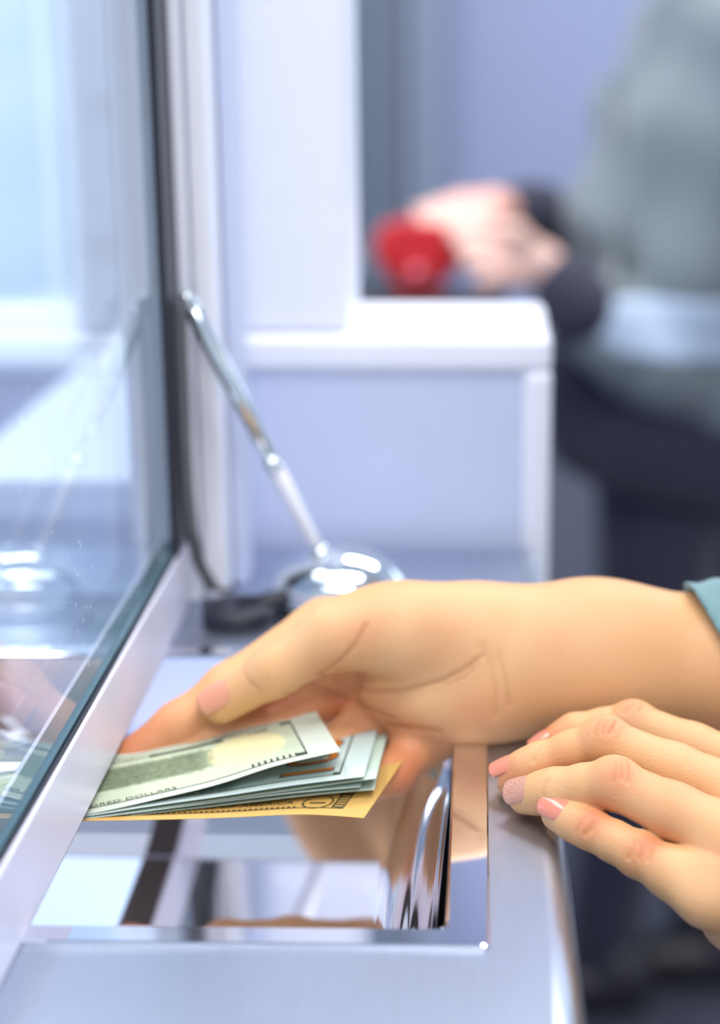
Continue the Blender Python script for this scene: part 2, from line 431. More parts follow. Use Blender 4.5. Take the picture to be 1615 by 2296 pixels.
# ================================================================== glass screen
def screen():
    root = empty('glass_screen', (GX-.006, .55, 0)); tag(root, 'clear glass screen in a pale metal foot rail beside the cash tray', 'screen')
    bpy.context.view_layer.update()
    Y0, Y1 = .10, .868
    rail = box('foot_rail', (GX-.016, Y0, .0), (GX, Y1, .036), M_RAIL, root, .0012, 3)
    box('gasket', (GX-.0025, Y0, .0362), (GX-.0012, Y1, .0372), M_BLACK, rail)
    gl = box('pane', (GX-.0120, Y0, .034), (GX-.0040, Y1-.004, 1.25), M_GLASS, root)
    box('pane_edge', (GX-.0121, Y0, .0362), (GX-.0028, Y1-.010, .0385), M_TEAL, root)
    box('underside_strip', (GX-.0155, TY0+.002, -.0009), (GX-.0008, TY1-.002, -.0001), mat('strip_brown', srgb(66, 54, 50), .6, noise=.1), rail)  # thin strip added to darken the rail's underside mirrored in the tray
    # dark seal where the pane meets the corner post
    box('seal', (GX-.0039, Y1-.030, .0376), (GX+.0004, Y1+.0035, 1.25), M_BLACK, root, .0006)
    # specks of dust and scratches on the customer face
    v = []; f = []
    for _ in range(110):
        c = random.choice([(.62, .10), (.58, .15), (.66, .075)]) if random.random() < .6 else (random.uniform(.5, .75), random.uniform(.05, .45))
        y, z = random.gauss(c[0], .012), random.gauss(c[1], .014)
        if z < .045: continue
        s = random.uniform(.00012, .0003); l = s*random.choice([1, 1, 2, 5]); b = len(v); x = GX-.0038
        v += [(x, y-s, z-l), (x, y+s, z-l), (x, y+s, z+l), (x, y-s, z+l)]; f.append((b, b+1, b+2, b+3))
    tag(pyobj('dust', v, f, M_SPECK, root), kind='stuff')
screen()

post = empty('corner_post', (GX, .90, 0)); tag(post, 'white grooved metal post at the far end of the glass', 'post')
bpy.context.view_layer.update()
box('post_body', (GX-.03, .872, 0.0), (GX+.006, .92, 1.25), M_ALU, post, .002)
box('post_fin', (GX+.0065, .874, .0), (GX+.018, .92, 1.25), M_WHITE, post, .003, 3)
box('post_flange', (GX+.0185, .905, .0), (GX+.026, .935, 1.25), M_FACE, post, .001)

div = empty('station_divider', (-.05, 1.06, FLOOR)); tag(div, 'low white divider with pale trim separating the two counter places', 'divider')
bpy.context.view_layer.update()
DY, DZ, DX = .995, .124, .0425
box('panel', (-.19, DY, FLOOR), (DX-.018, 1.12, DZ-.014), M_FACE, div)
box('top_board', (-.19, DY-.004, DZ-.022), (DX, 1.125, DZ), M_WHITE, div, .006, 4)
box('edge_board', (DX-.018, DY-.004, FLOOR), (DX, 1.125, DZ-.020), M_WHITE, div, .006, 4)
pil = empty('white_pillar', (-.12, 1.06, DZ)); tag(pil, 'broad white pillar standing on the low divider', 'pillar')
bpy.context.view_layer.update()
px1 = at(778, 400, Y=1.0)[0]
box('pillar_body', (-.185, 1.0, DZ), (px1, 1.10, CEIL_Z), M_WHITE, pil, .006, 4)
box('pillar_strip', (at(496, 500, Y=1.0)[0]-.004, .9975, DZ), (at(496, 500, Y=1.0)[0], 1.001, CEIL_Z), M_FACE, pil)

# teller side
td = empty('teller_desk', (-.6, 1.4, FLOOR)); tag(td, 'pale blue teller desk behind the glass screen', 'desk')
bpy.context.view_layer.update()
box('desk_top', (-.365, 1.13, -.03), (-.17, 2.4, 0.0), M_DESK, td, .003)
box('desk_panel', (-.35, 1.15, FLOOR), (-.2, 2.38, -.03), M_DESK, td)
tc_ = empty('filing_cabinet', (-.42, 2.55, FLOOR)); tag(tc_, 'blue grey filing cabinet seen dimly through the glass', 'cabinet')
bpy.context.view_layer.update()
M_CAB = mat('blue_grey_metal', srgb(140, 160, 182), .45, noise=.03)
cx0, cx1 = xw(150, 2.45), xw(340, 2.45)
box('body', (cx0, 2.45, FLOOR), (cx1, 2.95, .36), M_CAB, tc_, .004)
for k in range(4):
    dr = box('drawer', (cx0+.006, 2.435, FLOOR+.06+k*.34), (cx1-.006, 2.449, FLOOR+.06+k*.34+.32), M_CAB, tc_, .002)
    box('handle', ((cx0+cx1)/2-.025, 2.42, FLOOR+.26+k*.34), ((cx0+cx1)/2+.025, 2.434, FLOOR+.28+k*.34), M_CAB, dr, .002)

# ================================================================== counter pen
def pen_holder():
    base = at(752, 1392, Z=0); cx, cy = base[0], .872
    root = empty('pen_holder', (cx, cy, 0)); tag(root, 'domed chrome pen holder with a black base and coiled grey cord', 'pen holder')
    bpy.context.view_layer.update()
    rx = .037; prof = [(1.0, 0), (1.03, .002), (1.03, .005), (1.0, .0065)]
    for k in range(15): a = math.pi/2*k/14; prof.append((.96*math.cos(a)+.02, .007+.024*math.sin(a)))
    lathe('dome', [(r*rx, z) for r, z in prof], M_CHROME, root, (cx, cy, 0.0002), 64, 1, .8)
    bx, by = at(535, 1372, Z=.004)[:2]
    lathe('base', [(.0185, 0), (.019, .002), (.019, .006), (.017, .008), (.010, .0085)], M_BLACK, root, (bx, by, .0002), 40)
    tube('bracket', [A(bx, by, .006), A((bx+cx)/2, (by+cy)/2-.003, .009), A(cx-.02, cy, .012)], .005, M_BLACK, root)
    # coiled cord: from the pen's upper end down beside the glass to the base
    M_CORD = mat('grey_cord', srgb(84, 88, 92), .35, noise=.1)
    key = []
    for (x, y) in ((404, 676), (405, 760), (409, 880), (414, 1000), (420, 1100), (430, 1190), (446, 1262), (478, 1318), (512, 1350)):
        p = at(x, y, Y=.846+(.016 if y > 1200 else 0)*(y-1200)/150); p[0] = max(p[0], GX+.0040); p[2] = max(p[2], .010); key.append(p)
    key = np.array(key); d = np.r_[0, np.cumsum(np.linalg.norm(np.diff(key, axis=0), axis=1))]
    turns = int(d[-1]/.0022); n = turns*10; q = np.linspace(0, d[-1], n)
    c = np.stack([np.interp(q, d, key[:, k]) for k in range(3)], -1)
    ax, ay, _ = frame_of(key[4]-key[0]); ang = np.linspace(0, 2*math.pi*turns, n)
    tube('coiled_cord', list(c+.0029*(np.cos(ang)[:, None]*ax+np.sin(ang)[:, None]*ay)), .00085, M_CORD, root, 6)
    # socket and pen
    tip = at(718, 1240, Y=.868); up = at(405, 655, Y=.858); up[0] = max(up[0], GX+.0050); d = unit(up-tip)
    tube('socket', [tip-d*.006, tip+d*.003, tip+d*.004], [.0062, .0056, .004], M_CHROME, root, 24)
    L = np.linalg.norm(up-tip)
    pr = empty('counter_pen', tuple(tip)); tag(pr, 'slim silver pen leaning in the chrome holder', 'pen')
    bpy.context.view_layer.update()
    def seg(name, a, b, r1, r2, m): return tube(name, [tip+d*a*L, tip+d*(a*L+.0008), tip+d*(b*L-.0008), tip+d*b*L], [r1*.85, r1, r2, r2*.85], m, pr, 28)
    seg('grip', .03, .33, .0033, .0044, M_WHITE)
    seg('ring', .333, .355, .0049, .0049, M_CHROME)
    seg('barrel', .357, .94, .0044, .0046, M_CHROME)
    seg('cap', .942, .995, .0046, .0030, M_CHROME)
    side = unit(np.cross(d, A(0, -1, 0)))
    c0 = tip+d*.36*L+A(0, -.0048, 0)
    kn = tube('clip_ball', [c0+A(0, .001, 0), c0+A(0, -.0008, 0), c0+A(0, -.0022, 0), c0+A(0, -.003, 0)], [.0042, .0042, .003, .001], M_CHROME, pr, 24)
pen_holder()

# ================================================================== banknotes
class Nodes:
    def __init__(s, nt): s.nt = nt
    def m(s, op, a, b=0., c=None, clamp=False):
        n = s.nt.nodes.new('ShaderNodeMath'); n.operation = op; n.use_clamp = clamp
        for i, v in enumerate((a, b) if c is None else (a, b, c)):
            if isinstance(v, (int, float)): n.inputs[i].default_value = v
            else: s.nt.links.new(v, n.inputs[i])
        return n.outputs[0]
    def band(s, x, lo, hi, soft=.02):
        a = s.m('DIVIDE', s.m('SUBTRACT', x, lo), soft, clamp=True); b = s.m('DIVIDE', s.m('SUBTRACT', hi, x), soft, clamp=True)
        return s.m('MULTIPLY', a, b, clamp=True)
    def mix(s, a, b, f):
        n = s.nt.nodes.new('ShaderNodeMix'); n.data_type = 'RGBA'
        for i, v in ((6, a), (7, b)):
            if isinstance(v, tuple): n.inputs[i].default_value = v
            else: s.nt.links.new(v, n.inputs[i])
        s.nt.links.new(f, n.inputs[0]); return n.outputs[2]
def note_mat(name, paper, tintc, ink, kind):
    m, nt, b = new_mat(name); K = Nodes(nt); N = nt.nodes.new; L = nt.links
    uv = N('ShaderNodeUVMap'); uv.uv_map = 'note'; sp = N('ShaderNodeSeparateXYZ'); L.new(uv.outputs[0], sp.inputs[0]); u, v = sp.outputs[0], sp.outputs[1]
    mp = N('ShaderNodeMapping'); mp.inputs['Scale'].default_value = (156, 66, 1); L.new(uv.outputs[0], mp.inputs[0])
    nz = N('ShaderNodeTexNoise'); nz.inputs['Scale'].default_value = .35; nz.inputs['Detail'].default_value = 9; nz.inputs['Roughness'].default_value = .7; L.new(mp.outputs[0], nz.inputs[0])
    fine = N('ShaderNodeTexWave'); fine.inputs['Scale'].default_value = 1.3; fine.inputs['Distortion'].default_value = 6; fine.inputs['Detail'].default_value = 3; L.new(mp.outputs[0], fine.inputs[0])
    inner = K.m('MULTIPLY', K.band(u, .085, .93, .004), K.band(v, .10, .90, .008))
    c = K.mix(paper, tintc, K.m('MULTIPLY', inner, K.m('MULTIPLY_ADD', nz.outputs[0], .7, .15)))
    # fine engraved lines over the printed field
    c = K.mix(c, ink, K.m('MULTIPLY', inner, K.m('MULTIPLY', K.m('GREATER_THAN', fine.outputs[0], .78), .16)))
    if kind == 'back':
        du = K.m('DIVIDE', K.m('SUBTRACT', u, .225), .105); dv = K.m('DIVIDE', K.m('SUBTRACT', v, .52), .30)
        el = K.m('SUBTRACT', 1.15, K.m('ADD', K.m('MULTIPLY', du, du), K.m('MULTIPLY', dv, dv)))
        c = K.mix(c, srgb(224, 216, 166), K.m('MULTIPLY', K.m('MULTIPLY', el, 5, clamp=True), .85))
        vg = K.m('MULTIPLY', K.band(u, .27, .97, .09), K.band(v, .28, .80, .10))
        rag = K.m('GREATER_THAN', K.m('ADD', K.m('MULTIPLY', vg, .62), K.m('MULTIPLY', K.m('SUBTRACT', nz.outputs[0], .5), 1.3)), .33)
        c = K.mix(c, ink, K.m('MULTIPLY', K.m('MULTIPLY', rag, vg), K.m('MULTIPLY_ADD', nz.outputs[0], .9, .30), clamp=True))
    if kind == 'hundred':
        vg = K.m('MULTIPLY', K.band(u, .33, .95, .04), K.band(v, .05, .42, .06))
        c = K.mix(c, ink, K.m('MULTIPLY', vg, K.m('MULTIPLY_ADD', nz.outputs[0], 1.3, -.1), clamp=True))
    if kind == 'one':
        vg = K.m('MULTIPLY', K.band(u, .20, .95, .04), K.band(v, .22, .85, .06))
        c = K.mix(c, ink, K.m('MULTIPLY', vg, K.m('MULTIPLY_ADD', nz.outputs[0], 1.2, -.2), clamp=True))
    L.new(c, b.inputs['Base Color']); b.inputs['Roughness'].default_value = .75; b.inputs['Specular IOR Level'].default_value = .25
    return m
INK = srgb(66, 84, 48); DARK = srgb(46, 58, 44)
M_N = {'back': note_mat('note_back', srgb(198, 206, 190), srgb(184, 196, 156), INK, 'back'),
       'hundred': note_mat('note_hundred', srgb(196, 212, 208), srgb(168, 196, 192), srgb(70, 104, 84), 'hundred'),
       'plain': note_mat('note_plain', srgb(192, 210, 196), srgb(160, 190, 170), INK, 'hundred'),
       'one': note_mat('note_gold', srgb(206, 164, 94), srgb(200, 156, 80), srgb(88, 78, 34), 'one')}
M_INK = mat('dark_green_ink', DARK, .7, noise=.1)
M_ORANGE = mat('copper_ink', srgb(200, 120, 32), .45, noise=.2, nscale=200)
M_BLUEINK = mat('blue_ink', srgb(70, 74, 120), .6, noise=.1)
M_INKG = mat('olive_ink', srgb(66, 62, 30), .7, noise=.1)

NL, NW = .156, .066
def interp(pts, q):
    s = np.linspace(0, 1, len(pts)); return np.stack([np.interp(q, s, [p[k] for p in pts]) for k in range(3)], -1)
def smooth_path(px, n=60):
    """resample a polyline by arc length to the true note length, extended straight past its left end"""
    p = np.array(px); d = np.r_[0, np.cumsum(np.linalg.norm(np.diff(p, axis=0), axis=1))]
    if d[-1] < NL:
        e = unit(p[-1]-p[-3]); p = np.vstack([p, p[-1]+e*(NL-d[-1])]); d = np.r_[d, NL]
    s = np.linspace(0, NL, n); q = np.stack([np.interp(s, d, p[:, k]) for k in range(3)], -1)
    for _ in range(14): q[1:-1] = .5*q[1:-1]+.25*(q[:-2]+q[2:])
    return q
class Note:
    def __init__(s, near, far): s.n = smooth_path(near); s.f = smooth_path(far)
    def P(s, a, t):
        """a metres from the right end, t metres from the near edge"""
        q = np.clip(np.asarray(a)/NL, 0, 1)*(len(s.n)-1); i = np.minimum(q.astype(int), len(s.n)-2); fr = (q-i)[..., None]
        N_ = s.n[i]*(1-fr)+s.n[i+1]*fr; F_ = s.f[i]*(1-fr)+s.f[i+1]*fr; w = (np.asarray(t)/NW)[..., None]
        return N_*(1-w)+F_*w
    def nrm(s, a, t):
        e = .002; x = s.P(a+e, t)-s.P(a-e, t); y = s.P(a, t+e)-s.P(a, t-e); n = np.cross(y, x); n /= np.linalg.norm(n, axis=-1, keepdims=True)
        return n*np.sign(n[..., 2:3])
    def sheet(s, m, parent, name='paper'):
        na, nt_ = 70, 22; aa, tt = np.meshgrid(np.linspace(0, NL, na), np.linspace(0, NW, nt_), indexing='ij'); aa = aa.ravel(); tt = tt.ravel()
        top = s.P(aa, tt); n = s.nrm(np.clip(aa, .003, NL-.003), np.clip(tt, .003, NW-.003)); bot = top-n*.00016; v = np.vstack([top, bot]); K = na*nt_; f = []
        for i in range(na-1):
            for j in range(nt_-1):
                q = (i*nt_+j, (i+1)*nt_+j, (i+1)*nt_+j+1, i*nt_+j+1); f.append(q); f.append(tuple(K+k for k in q[::-1]))
        for i in range(na-1):
            for j in (0, nt_-1): f.append((i*nt_+j, (i+1)*nt_+j, K+(i+1)*nt_+j, K+i*nt_+j))
        for j in range(nt_-1):
            for i in (0, na-1): f.append((i*nt_+j, i*nt_+j+1, K+i*nt_+j+1, K+i*nt_+j))
        o = pyobj(name, v, f, m, parent, True); uvl = o.data.uv_layers.new(name='note')
        for l in o.data.loops: k = l.vertex_index % K; uvl.data[l.index].uv = (aa[k]/NL, tt[k]/NW)
        md = o.modifiers.new('edges', 'EDGE_SPLIT'); md.split_angle = math.radians(50)
        return o
    def decal(s, name, polys, m, parent, lift=.00016):
        """polys: list of (verts [(a,t)], faces) laid on the sheet"""
        v = []; f = []
        for vv, ff in polys:
            b = len(v); v += list(vv); f += [tuple(b+k for k in q) for q in ff]
        a = np.array([p[0] for p in v]); t = np.array([p[1] for p in v])
        return pyobj(name, s.P(a, t)+s.nrm(np.clip(a, .003, NL-.003), np.clip(t, .003, NW-.003))*lift, f, m, parent)
def rectp(a0, t0, a1, t1, n=24):
    v = []; f = []; k = max(1, int(n*max(abs(a1-a0), abs(t1-t0))/.06)+1); lon = abs(a1-a0) > abs(t1-t0)
    for i in range(k+1):
        q = i/k
        if lon: v += [(a0+(a1-a0)*q, t0), (a0+(a1-a0)*q, t1)]
        else: v += [(a0, t0+(t1-t0)*q), (a1, t0+(t1-t0)*q)]
    for i in range(k): f.append((2*i, 2*i+1, 2*i+3, 2*i+2))
    return v, f
def ringp(a, t, ra, rt, w, n=40):
    v = []; f = []
    for k in range(n):
        c, s = math.cos(2*math.pi*k/n), math.sin(2*math.pi*k/n); v += [(a+ra*c, t+rt*s), (a+(ra-w)*c, t+(rt-w)*s)]
    for k in range(n): j = (k+1) % n; f.append((2*k, 2*k+1, 2*j+1, 2*j))
    return v, f
def textp(body, a, t, size, rot=False, bold=0., squeeze=1.):
    cu_ = bpy.data.curves.new('lettering', 'FONT'); cu_.body = body; cu_.size = size; cu_.offset = bold; cu_.resolution_u = 3
    o = bpy.data.objects.new('lettering', cu_); COL.objects.link(o); bpy.context.view_layer.update()
    me = bpy.data.meshes.new_from_object(o.evaluated_get(bpy.context.evaluated_depsgraph_get()))
    P = [(v.co.x*squeeze, v.co.y) for v in me.vertices]; F = [tuple(p.vertices) for p in me.polygons]
    bpy.data.objects.remove(o); bpy.data.curves.remove(cu_); bpy.data.meshes.remove(me)
    return ([(a+y, t+x) for x, y in P] if rot else [(a-x, t+y) for x, y in P]), F
def frame_polys(a0=.0125, t0=.0055, w=.0007):
    return [rectp(a0, t0, a0+w, NW-t0), rectp(a0, t0, NL-.01, t0+w), rectp(a0, NW-t0-w, NL-.01, NW-t0)]

def edge(px, ys, dz=0.):
    Y = np.linspace(ys[0], ys[1], len(px)); return [at(x, y, Y=Yk)+A(0, 0, dz) for (x, y), Yk in zip(px, Y)]
NOTES = []
def note(name, label, kind, near, far, prints):
    n = Note(near, far); c = n.P(np.array([NL/2]), np.array([NW/2]))[0]
    root = empty(name, tuple(c)); tag(root, label, 'banknote', 'banknotes in the hand'); bpy.context.view_layer.update()
    n.sheet(M_N[kind], root)
    for nm, polys, m, lift in prints: n.decal(nm, polys, m, root, lift)
    NOTES.append(n); return n
FAR = [(709, 1595), (561, 1629), (418, 1662), (275, 1690), (200, 1703)]
def farshift(x0, y0, dz, ys=(.735, .700), slope=.222):
    return [at(x0-q*520, y0+q*520*slope, Y=ys[0]+(ys[1]-ys[0])*q)+A(0, 0, dz) for q in np.linspace(0, 1, 6)]

hatch = [rectp(.0165+.0026*k, .0065, .0175+.0026*k, .0105) for k in range(8)]
note('banknote', 'topmost banknote with a cream oval and green building picture', 'back',
     edge([(764, 1684), (690, 1700), (609, 1717), (540, 1743), (470, 1765), (370, 1787), (275, 1810), (204, 1824)], (.640, .625)),
     edge(FAR, (.705, .678)),
     [('frame_print', frame_polys()+hatch+[rectp(.0125, .0055, .0175, .0095), rectp(.0125, NW-.0095, .0175, NW-.0055), rectp(.043, .053, .075, .0565)], M_INK, .00016),
      ('lettering', [textp('ONE HUNDRED DOLLARS', .126, .0068, .0040, squeeze=1.25)], M_INK, .00016),
      ('lettering', [textp('THE UNITED STATES OF AMERICA', .142, .0535, .0045)], M_INK, .00016),
      ('numeral', [textp('100', .033, .0525, .0065)], M_INK, .00016)])
note('banknote', 'second banknote down, showing large copper coloured numerals 100', 'hundred',
     edge([(816, 1741), (740, 1750), (657, 1760), (585, 1771), (514, 1783), (371, 1802), (275, 1817), (200, 1829)], (.637, .624)),
     farshift(852, 1617, 0, (.707, .680), .17),
     [('numeral_outline', [textp('100', .0142, .0052, .0315, True, .0006)], M_BLUEINK, .00014),  # dark blue outline printed round the copper numerals
      ('numeral', [textp('100', .0142, .0056, .031, True, .0001)], M_ORANGE, .00024),
      ('frame_print', frame_polys(.0102)+[rectp(.0102, .0055, .0135, .0085), rectp(.0102, NW-.009, .0135, NW-.0055)], M_INK, .00016)])
note('banknote', 'third banknote down, plain pale green end just past the copper numerals', 'plain',
     edge([(843, 1742), (770, 1752), (700, 1762), (600, 1776), (514, 1788), (371, 1807), (275, 1821), (196, 1831)], (.639, .624), -.0006),
     farshift(874, 1622, -.001, (.708, .681), .17), [('frame_print', frame_polys(.020), M_INK, .00012)])
note('banknote', 'fourth banknote down with a bluish near edge under the numerals', 'hundred',
     edge([(808, 1762), (740, 1768), (650, 1776), (560, 1787), (450, 1801), (371, 1811), (275, 1824), (192, 1833)], (.6375, .623), -.0004),
     farshift(846, 1632, -.002, (.707, .680), .17), [('frame_print', frame_polys(.016), M_INK, .00012)])
note('banknote', 'fifth banknote down, pale green corner lying on the golden note', 'plain',
     edge([(840, 1766), (770, 1771), (680, 1780), (570, 1793), (450, 1807), (371, 1815), (275, 1827), (190, 1834)], (.639, .623), -.0008),
     farshift(866, 1640, -.003, (.707, .680), .17), [('frame_print', frame_polys(.022), M_INK, .00012)])
note('banknote', 'golden banknote at the bottom of the bundle with a ringed numeral', 'one',
     edge([(816, 1831), (750, 1825), (681, 1821), (600, 1825), (514, 1830), (371, 1834), (275, 1836), (186, 1837)], (.622, .620), -.0006),
     farshift(917, 1682, -.001, (.682, .672), .13),
     [('frame_print', frame_polys(.0105, .007, .0006)+[rectp(.0145, .008, .0155, .023), rectp(.0105, .022, .017, .0235), ringp(.0225, .0135, .0062, .0072, .0008)]
       +[rectp(.030+.0022*k, .0075, .0311+.0022*k, .0092) for k in range(44)]+[rectp(.0125, NW-.014, .020, NW-.008)]
       +[rectp(.0112, .008+.0025*k, .0142, .0092+.0025*k) for k in range(6)], M_INKG, .00016),
      ('numeral', [textp('1', .0195, .0105, .0085, True, .0003)], M_INKG, .00016),
      ('lettering', [textp('THE UNITED STATES OF AMERICA', .112, .0125, .0052, bold=.00006)], M_INKG, .00016)])

# ================================================================== customer: right arm with the notes, left hand on the counter
VIEW = unit(at(1000, 1500, Y=.7)-CC)
def nail(name, tip, dip, r, n_hint, length, width, back, m, parent, over=.002, thick=.0005):
    """curved plate on the back of a finger end; back = where the root sits behind the tip centre"""
    d = unit(np.asarray(tip)-np.asarray(dip)); n = unit(np.asarray(n_hint, float)-d*np.dot(n_hint, d)); s = np.cross(d, n)
    nu, nv = 14, 16; V = []; rr = r*1.0; half = width/2/rr; f = []
    for lay in (1, 0):
        for i in range(nu+1):
            q = i/nu; a0 = -back+length*q
            for j in range(nv+1):
                w = j/nv*2-1
                root = 1-(max(0, .28-q)/.28)**2; tipr = 1-(max(0, q-.80)/.20)**2*.30
                ang = w*half*(.62+.38*math.sqrt(max(root, 0)))*(.93+.07*tipr)
                corner = (abs(w)**3)*(-.0016 if q > .85 else .0)*((q-.85)/.15 if q > .85 else 0)
                sink = -.0010*(1-q)**4 - .0007*abs(w)**4 - .0016*max(0, q-.45)**2
                R_ = rr+.0003+sink + (thick if lay else 0)
                V.append(np.asarray(tip)+d*(a0+corner)+R_*(math.cos(ang)*n+math.sin(ang)*s))
    K = (nu+1)*(nv+1); ix = lambda i, j, l=0: l*K+i*(nv+1)+j
    for i in range(nu):
        for j in range(nv):
            f.append((ix(i, j), ix(i+1, j), ix(i+1, j+1), ix(i, j+1))); f.append((ix(i, j, 1), ix(i, j+1, 1), ix(i+1, j+1, 1), ix(i+1, j, 1)))
    for i in range(nu):
        for j in (0, nv): f.append((ix(i, j), ix(i+1, j), ix(i+1, j, 1), ix(i, j, 1)))
    for j in range(nv):
        for i in (0, nu): f.append((ix(i, j), ix(i, j+1), ix(i, j+1, 1), ix(i, j, 1)))
    return pyobj(name, V, f, m, parent, True)

cust = empty('person', (.42, .66, FLOOR))
tag(cust, 'customer in a teal jumper whose bare hands hold banknotes over the tray', 'person'); bpy.context.view_layer.update()

def right_arm():
    a = lambda x, y, Y: at(x, y, Y=Y)
    th = [a(1040, 1432, .706), a(905, 1420, .697), a(745, 1428, .694), a(618, 1505, .690), a(497, 1578, .690)]
    thumb = chain(th, [.0195, .0170, .0138, .0103, .0085], .006)
    ix = [a(735, 1412, .735), a(517, 1549, .712), a(402, 1630, .700), a(270, 1718, .688)]
    index = chain(ix, [.0150, .0118, .0104, .0085], .006)
    mid = chain([a(800, 1515, .730), a(632, 1622, .710), a(480, 1655, .702), A(-.128, .682, -.0120)], [.0140, .0112, .0098, .0074], .005)
    rin = chain([a(868, 1590, .718), a(735, 1690, .690), A(-.080, .668, -.0108), A(-.102, .663, -.0112)], [.0132, .0090, .0076, .0068], .004)
    pin = chain([a(948, 1655, .703), a(884, 1735, .678), A(-.050, .660, -.0102), A(-.066, .656, -.0104)], [.0124, .0086, .0068, .0062], .004)
    wr = a(1120, 1480, .708); fa = a(1330, 1478, .714); el = A(.30, .80, .045)
    nv = VIEW
    arm = U(.02, RC(wr, fa, .0300, .0300, nv, .74), RC(fa, a(1700, 1500, .725), .0300, .0330, nv, .80), RC(a(1700, 1500, .725), el, .0330, .042))
    palm = U(.012, RC(a(1085, 1470, .708), a(720, 1425, .735), .0240, .0125, nv, .8), RC(a(1080, 1490, .708), a(800, 1520, .730), .0250, .0135, nv, .8),
             RC(a(1075, 1520, .706), a(868, 1590, .717), .0235, .0130, nv, .85), RC(a(1080, 1560, .702), a(948, 1652, .702), .0160, .0125),
             EL(a(1010, 1580, .697), (.022, .014, .014)), EL(a(930, 1560, .702), (.024, .014, .014)), EL(a(945, 1395, .704), (.030, .016, .0165)), EL(a(850, 1395, .706), (.024, .014, .0145)))
    fing = U(.0022, index, mid, rin, pin)
    base = U(.010, U(.007, U(.016, arm, palm), fing), U(.0001, lambda P: thumb(P)))
    # skin folds seen in the photograph
    def line(pts):
        out = []
        for (x, y) in pts:
            h = hit(base, x, y)
            if h is not None: out.append(h)
        return out
    L1 = line([(820, 1400), (800, 1440), (770, 1475), (735, 1502), (716, 1512)])
    L2 = line([(722, 1510), (760, 1530), (830, 1549), (900, 1548), (985, 1528), (1040, 1502), (1082, 1470)])
    L3 = line([(700, 1535), (760, 1560), (830, 1590), (885, 1612)])
    L4 = line([(1085, 1455), (1104, 1500), (1114, 1555), (1112, 1600)])
    L5 = line([(1120, 1470), (1136, 1520), (1142, 1580)])
    L6 = line([(640, 1555), (700, 1548), (780, 1572), (850, 1600)])
    L7 = line([(1000, 1535), (1040, 1520), (1075, 1490)])
    L8 = line([(545, 1500), (556, 1525), (580, 1545)])
    L9 = line([(870, 1625), (930, 1632), (985, 1640)])
    folds = [(L1, .0012, .0007), (L2, .0010, .0008), (L3, .0011, .0006), (L4, .0026, .0006), (L5, .0022, .0003), (L6, .0011, .0005), (L7, .0009, .0004), (L8, .0012, .0003), (L9, .0016, .0006)]
    folds = [x for x in folds if len(x[0]) > 1]
    f = grooved(base, folds)
    H_ = lambda x, y: hit(base, x, y)
    red = [(ix[3], .022, .75), (ix[2], .016, .5), (H_(640, 1570), .012, .5), (H_(760, 1580), .014, .55), (H_(850, 1610), .014, .5), (H_(930, 1690), .016, .4), (H_(900, 1750), .012, .5),
           (H_(820, 1420), .012, .25), (H_(1000, 1440), .014, .2), (H_(1240, 1440), .008, .12), (H_(1060, 1600), .012, .3), (H_(735, 1500), .010, .35), (H_(560, 1600), .012, .3)]
    pale = [(H_(680, 1440), .014, .5), (H_(900, 1460), .018, .5), (H_(960, 1570), .016, .5), (H_(1060, 1420), .02, .3), (H_(1150, 1430), .03, .25), (H_(1400, 1560), .03, .2)]
    red = [x for x in red if x[0] is not None]; pale = [x for x in pale if x[0] is not None]
    lines = [(p, .0010, .58 if d > .00055 and w < .002 else .25) for p, w, d in folds]
    o = net_obj('right_arm', f, (-.165, .620, -.055), (.345, .850, .095), .0008, M_SKIN, cust, skin_attr(red, pale, lines))
    ndir = -VIEW*.80 + cr*(-.30) + cu*.52
    nail('fingernail', th[4], th[3], .0088, ndir, .0185, .0156, .0115, M_NAILN, o)
    # cuff of the jumper round the forearm
    g = U(.01, RC(a(1500, 1482, .717), a(1700, 1500, .725), .0320, .0365, nv, .84), RC(a(1700, 1500, .725), el, .0365, .046))
    pn = unit(a(1600, 1480, .70)-a(1590, 1330, .725)); cutn = -unit(cr*1.0 + pn*-.0 + cu*.52)
    cp = a(1628, 1440, .69)
    def wav(P): return g(P) + .0012*np.sin(P[:, 0]*260+P[:, 2]*90)*np.cos(P[:, 1]*150) - .0014*np.exp(-((P-cp.astype(np.float32))@(-cutn).astype(np.float32)/.006)**2)
    cuff = net_obj('cuff', cut(shell(wav, .0022, -.0002), cp, cutn), (.05, .63, -.03), (.20, .82, .11), .0013, M_TEALK, cust)
    band = net_obj('cuff_lining', cut(cut(shell(g, .0006, -.0016), cp-cutn*.002, cutn), cp-cutn*.03, -cutn), (.05, .63, -.03), (.20, .82, .11), .0013, M_GOLD, cuff)
    return o
right_arm()

